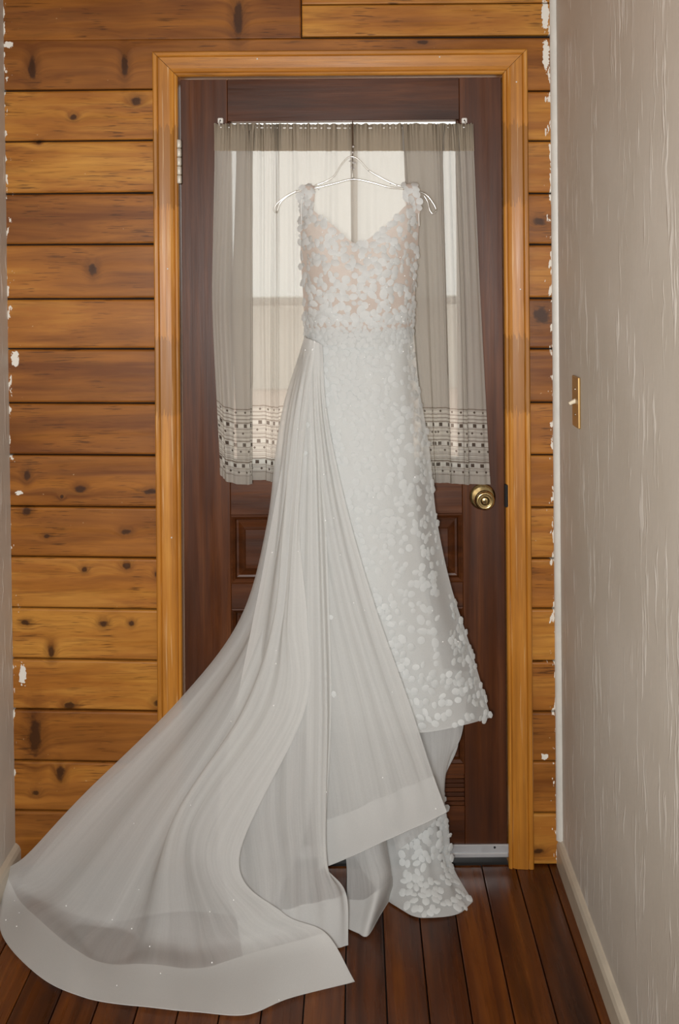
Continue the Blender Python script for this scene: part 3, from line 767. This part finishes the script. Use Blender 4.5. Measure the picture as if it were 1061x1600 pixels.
# tulle overskirt, train and hem pleats, each with its horsehair hem band
front_g = [G((477, 528, .17), (466, 650, .19), (462, 800, .20), (468, 950, .225), (480, 1100, .24), (492, 1285, .26), (498, 1358, .262)),
           G((484, 530, .185), (480, 650, .21), (484, 800, .22), (496, 950, .245), (515, 1100, .265), (542, 1270, .285), (552, 1336, .285)),
           G((490, 533, .19), (492, 650, .222), (504, 800, .235), (530, 950, .255), (568, 1100, .275), (602, 1243, .29), (610, 1309, .29)),
           G((497, 536, .192), (503, 650, .225), (525, 800, .24), (560, 950, .255), (606, 1100, .27), (648, 1224, .28), (660, 1287, .28)),
           G((504, 539, .19), (511, 650, .222), (543, 800, .235), (587, 950, .248), (640, 1100, .26), (677, 1212, .265), (698, 1268, .265))]
sheets = []
SF = Sheet(front_g, pleats(21, 4, 0.007)); o = SF.mesh('overskirt', 70, 90, M_TULLE3, dress); sheets.append((SF, o, 5 / 6))
t1_g = [G((475, 526, .15), (446, 700, .17), (410, 900, .19), (370, 1100, .22), (340, 1270, .25), (350, 1380, .29), (370, 1440, .32), (380, 1500, 'f')),
        G((482, 530, .17), (465, 700, .20), (446, 900, .23), (430, 1100, .26), (420, 1260, .30), (430, 1360, .32), (430, 1425, .335), (440, 1490, 'f')),
        G((488, 532, .18), (480, 700, .215), (474, 900, .25), (470, 1100, .285), (466, 1250, .315), (472, 1345, .325), (476, 1413, .335), (488, 1484, 'f')),
        G((494, 534, .185), (492, 700, .222), (496, 900, .258), (500, 1100, .29), (498, 1250, .315), (503, 1350, .32), (516, 1405, .325), (520, 1482, 'f')),
        G((499, 536, .188), (504, 700, .225), (512, 900, .26), (518, 1100, .288), (513, 1260, .305), (508, 1345, .31), (541, 1396, .315), (544, 1477, 'f'))]
ST1 = Sheet(t1_g, pleats(33, 4, 0.006)); o = ST1.mesh('overskirt_pleat', 70, 90, M_TULLE, dress); sheets.append((ST1, o, 6 / 7))
t2_g = [G((476, 524, .13), (441, 650, .12), (421, 820, .11), (378, 970, .10), (282, 1097, .10), (130, 1246, .10), (46, 1334, .09), (10, 1362, .085), (3, 1402, 'f')),
        G((478, 526, .15), (447, 650, .15), (428, 820, .15), (395, 970, .155), (315, 1100, .165), (180, 1262, .175), (84, 1375, .15), (30, 1405, .155), (4, 1462, 'f')),
        G((479, 528, .16), (452, 650, .17), (434, 820, .18), (408, 970, .19), (345, 1105, .205), (225, 1275, .225), (128, 1415, .215), (80, 1455, ('f', .012)), (62, 1526, 'f')),
        G((481, 529, .17), (456, 650, .185), (440, 820, .20), (420, 970, .215), (368, 1110, .235), (262, 1285, .265), (180, 1450, .262), (138, 1496, ('f', .010)), (135, 1560, 'f')),
        G((484, 530, .18), (462, 650, .20), (447, 820, .22), (432, 970, .24), (386, 1110, .265), (275, 1285, .305), (240, 1452, .305), (225, 1510, ('f', .008)), (225, 1574, 'f')),
        G((487, 531, .185), (468, 650, .208), (453, 820, .23), (440, 970, .255), (410, 1110, .283), (294, 1296, .322), (305, 1450, .33), (318, 1511, ('f', .010)), (310, 1582, 'f')),
        G((489, 532, .19), (472, 650, .213), (458, 820, .238), (448, 970, .265), (434, 1110, .293), (314, 1309, .335), (345, 1440, .35), (385, 1493, .40), (385, 1586, 'f')),
        G((491, 532, .192), (476, 650, .216), (463, 820, .243), (455, 970, .272), (455, 1110, .298), (338, 1323, .343), (390, 1432, .365), (450, 1474, .395), (452, 1560, 'f')),
        G((493, 533, .193), (480, 650, .218), (468, 820, .246), (480, 970, .272), (476, 1110, .298), (374, 1338, .346), (440, 1424, .372), (509, 1458, .39), (554, 1534, 'f'))]
_p2 = pleats(45, 5, 0.009)
ST2 = Sheet(t2_g, lambda u, v: _p2(u, v) * (1.0 if u < 0.55 else max(0.25, 1 - (u - 0.55) * 2.2))); o = ST2.mesh('train', 130, 110, M_TULLE, dress); sheets.append((ST2, o, 7 / 8))
t0_g = [G((477, 524, .09), (446, 650, .08), (426, 820, .07), (386, 970, .06), (292, 1100, .055), (142, 1248, .05), (60, 1340, .05), (26, 1388, 'f')),
        G((482, 526, .08), (460, 650, .08), (446, 820, .08), (420, 970, .085), (350, 1100, .09), (225, 1270, .10), (140, 1380, .12), (84, 1416, 'f')),
        G((490, 528, .08), (475, 650, .085), (468, 820, .09), (450, 970, .10), (400, 1100, .11), (300, 1280, .13), (220, 1390, .15), (165, 1440, 'f')),
        G((500, 528, .08), (495, 650, .085), (490, 820, .09), (490, 970, .10), (460, 1100, .12), (380, 1290, .15), (320, 1390, .17), (290, 1424, 'f')),
        G((520, 528, .07), (520, 650, .08), (520, 820, .085), (530, 970, .09), (520, 1100, .11), (480, 1290, .15), (440, 1390, .17), (420, 1440, 'f'))]
ST0 = Sheet(t0_g, pleats(57, 5, 0.010)); ST0.mesh('train_underlayer', 70, 70, M_TULLE2, dress)
p2_g = [G((530, 1290, .16), (541, 1345, .19), (542, 1400, .215), (544, 1451, 'f')), G((550, 1290, .18), (562, 1345, .21), (570, 1400, .24), (560, 1458, 'f')),
        G((570, 1290, .19), (580, 1340, .22), (590, 1385, .25), (574, 1462, 'f')), G((590, 1290, .18), (598, 1335, .205), (606, 1372, .22), (592, 1432, 'f')), G((600, 1290, .15), (606, 1330, .16), (612, 1366, .165), (613, 1398, 'f'))]
SP2 = Sheet(p2_g, None); o = SP2.mesh('hem_pleat', 30, 30, M_TULLE2, dress); sheets.append((SP2, o, 0.70))
for S, o, vb in sheets:
    S.mesh('hem_band', 130 if S is ST2 else 60, 12, M_HORSE, o, vb, 1.0, off=0.0016)
    # rolled edge along the hem
    n = 90; bm = bmesh.new(); tube_bm(bm, [S.at(k / n, 1.0, 0.0014) for k in range(n + 1)], 0.0011, 5); child(finish(bm, 'hem_edge', M_HORSE, None, True), o)

# ------------------------------------------------------------------ petals
def petal_mesh(kind):
    bm = bmesh.new(); n = 10
    c = bm.verts.new((0, 0, 0.0022)); ring = []
    for k in range(n):
        a = 2 * math.pi * k / n
        rx, ry = 0.5, 0.66
        if kind == 1: ry = 0.66 - 0.16 * max(0, math.cos(a * 1 - math.pi / 2)) ** 8      # notched tip
        if kind == 2: rx = 0.40 + 0.05 * math.sin(a)
        if kind == 3: rx, ry = 0.52, 0.54
        ring.append(bm.verts.new((rx * math.cos(a) * 0.0165, ry * math.sin(a) * 0.0165, -0.0004 + 0.0012 * (k % 2))))
    for k in range(n): bm.faces.new((c, ring[k], ring[(k + 1) % n]))
    me = bpy.data.meshes.new('petal'); bm.to_mesh(me); bm.free()
    for p in me.polygons: p.use_smooth = True
    me.materials.append(M_PETAL); return me
PM = [petal_mesh(k) for k in range(4)]
rnd = random.Random(11)
def frame(S, u, v, off, scale, ang, tl=0.25):
    n = S.normal(u, v); p = S.at(u, v, off)
    t = Vector((1, 0, 0)) - n * n.x; t.normalize(); b = n.cross(t)
    R = Matrix((t, b, n)).transposed().to_4x4()
    tilt = Matrix.Rotation(rnd.uniform(-tl, tl), 4, 'X') @ Matrix.Rotation(rnd.uniform(-tl, tl), 4, 'Y')
    return Matrix.Translation(p) @ R @ Matrix.Rotation(ang, 4, 'Z') @ tilt @ Matrix.Diagonal((scale, scale, scale, 1))
singles = 0
def petal(S, u, v, parent, scale=1.0, off=0.003, ang=None):
    global singles
    singles += 1
    M = frame(S, u, v, off, scale, rnd.uniform(0, 6.28) if ang is None else ang)
    o = bpy.data.objects.new('petal', PM[rnd.randrange(4)]); COL.objects.link(o)
    o.parent = parent; o.matrix_parent_inverse = parent.matrix_world.inverted(); o.matrix_world = M
    return o
heap = bmesh.new()
def petal_joined(bmh, S, u, v, scale=1.0, off=0.003):
    M = frame(S, u, v, off, scale, rnd.uniform(0, 6.28), 0.10); me = PM[rnd.randrange(4)]
    vs_ = [bmh.verts.new(M @ q.co) for q in me.vertices]
    for f in me.polygons:
        fc = bmh.faces.new([vs_[i] for i in f.vertices]); fc.smooth = True
def pixel(p):
    z = D + p.y; ux, uy = p.x / z * F, (EYE - p.z) / z * F
    return PX + ux + uy * ROLL, PY + uy - ux * ROLL
bpy.context.view_layer.update()
def poisson(S, n, rmin, ok=None, tries=6000, u0=0.0, u1=1.0, v0=0.0, v1=1.0):
    out = []
    for _ in range(tries):
        if len(out) >= n: break
        u, v = rnd.uniform(u0, u1), rnd.uniform(v0, v1); p = S.at(u, v)
        if ok and not ok(*pixel(p)): continue
        r2 = rmin * rmin
        if all((p - q).length_squared > r2 for _, _, q in out): out.append((u, v, p))
    return out
gaps = [(497, 362, 12), (492, 425, 11), (627, 432, 11), (590, 462, 8), (545, 472, 7)]     # bare mesh between the petals
def bod_ok(x, y):
    return all((x - a) ** 2 + (y - b) ** 2 > r * r for a, b, r in gaps)
for u, v, p in poisson(bodice, 190, 0.0098, bod_ok, v1=0.86): petal_joined(heap, bodice, u, v, rnd.uniform(0.55, 0.85), 0.0014)
pb = poisson(bodice, 192, 0.0128, bod_ok, v1=0.86)
for u, v, p in pb: petal(bodice, u, v, bod_o, rnd.uniform(0.9, 1.3))
for u, v, p in poisson(bodice, 120, 0.011, None, v0=0.78, v1=1.0): petal_joined(heap, bodice, u, v, rnd.uniform(0.7, 1.0), 0.002)
for S, so in straps:
    for u, v, p in poisson(S, 14, 0.011, None, v1=0.5): petal(S, u, v, so, rnd.uniform(0.85, 1.2))
# lace skirt petals: bold along the flare and hem, soft above
def edge_x(y):       # right edge of the overskirt in the photo
    pts = [(520, 500), (650, 511), (800, 543), (950, 587), (1100, 640), (1212, 677)]
    for (y0, x0), (y1, x1) in zip(pts, pts[1:]):
        if y <= y1: return x0 + (x1 - x0) * (y - y0) / (y1 - y0)
    return 677
hole = lambda x, y: 684 < x < 722 and 900 < y < 1052 and (x < 702 or y > 1035)
bold = poisson(lace, 78, 0.0135, lambda x, y: y > 935 and x > edge_x(y) + 4 and not hole(x, y) and (y > 1060 or x > 690 or x < edge_x(y) + 35) and y < 1138, 9000, 0.4, 1, 0.6, 1)
for u, v, p in bold: petal(lace, u, v, lace_o, rnd.uniform(0.8, 1.2))
for u, v, p in poisson(lace, 520, 0.011, lambda x, y: x > 478 and x > edge_x(y) - 60 and not hole(x, y), 7000, 0.1, 1, 0.05, 0.95): petal_joined(heap, lace, u, v, rnd.uniform(0.7, 1.25), 0.0022)
for u, v, p in poisson(wb_, 70, 0.010): petal_joined(heap, wb_, u, v, rnd.uniform(0.6, 1.0), 0.0015)
me = bpy.data.meshes.new('petal_scatter'); heap.to_mesh(me); heap.free(); ps = link('petal_scatter', me, M_SOFTP); child(ps, dress); ps['kind'] = 'stuff'
# foot of the lace skirt on the floor
foot = poisson(back, 110, 0.0110, lambda x, y: (y > 1275 and x > 628 and y > 1270 + (x - 628) * -0.1) and not (664 < x < 690 and 1345 < y < 1375) or (x > 683 and 1180 < y < 1270), 8000, 0.2, 1, 0.6, 1)
heap2 = bmesh.new()
for k, (u, v, p) in enumerate(foot):
    if singles < 296: petal(back, u, v, back_o, rnd.uniform(0.8, 1.15), 0.004)
    else: petal_joined(heap2, back, u, v, rnd.uniform(0.8, 1.15), 0.004)
# few loose blossoms seen through the overskirt on the hip side
for px, py in ((476, 655), (481, 662), (472, 668), (478, 708), (483, 716), (480, 728), (483, 741), (512, 958), (516, 965), (508, 1050), (517, 1062), (512, 1073), (520, 1080), (509, 1084)):
    best = min(((u / 40, v / 60) for u in range(41) for v in range(61)), key=lambda q: (lambda a: (a[0] - px) ** 2 + (a[1] - py) ** 2)(pixel(SF.raw(*q))))
    petal_joined(heap2, SF, best[0], best[1], 0.75, 0.0)
me = bpy.data.meshes.new('blossom_scatter'); heap2.to_mesh(me); heap2.free(); ps = link('blossom_scatter', me, M_PETAL); child(ps, dress); ps['kind'] = 'stuff'
# scattered white sequin beads, their sparkle painted as plain white
hs_ = bmesh.new()
for S, n in ((bodice, 22), (lace, 22), (SF, 14), (ST2, 26), (ST1, 10)):
    for k in range(n):
        p = S.at(rnd.random(), rnd.random(), 0.005)
        bmesh.ops.create_icosphere(hs_, subdivisions=1, radius=rnd.uniform(0.0012, 0.0020), matrix=Matrix.Translation(p))
me = bpy.data.meshes.new('sequin_glints'); hs_.to_mesh(me); hs_.free(); ps = link('sequin_glints', me, M_SEQ_GLINT); child(ps, dress); ps['kind'] = 'stuff'
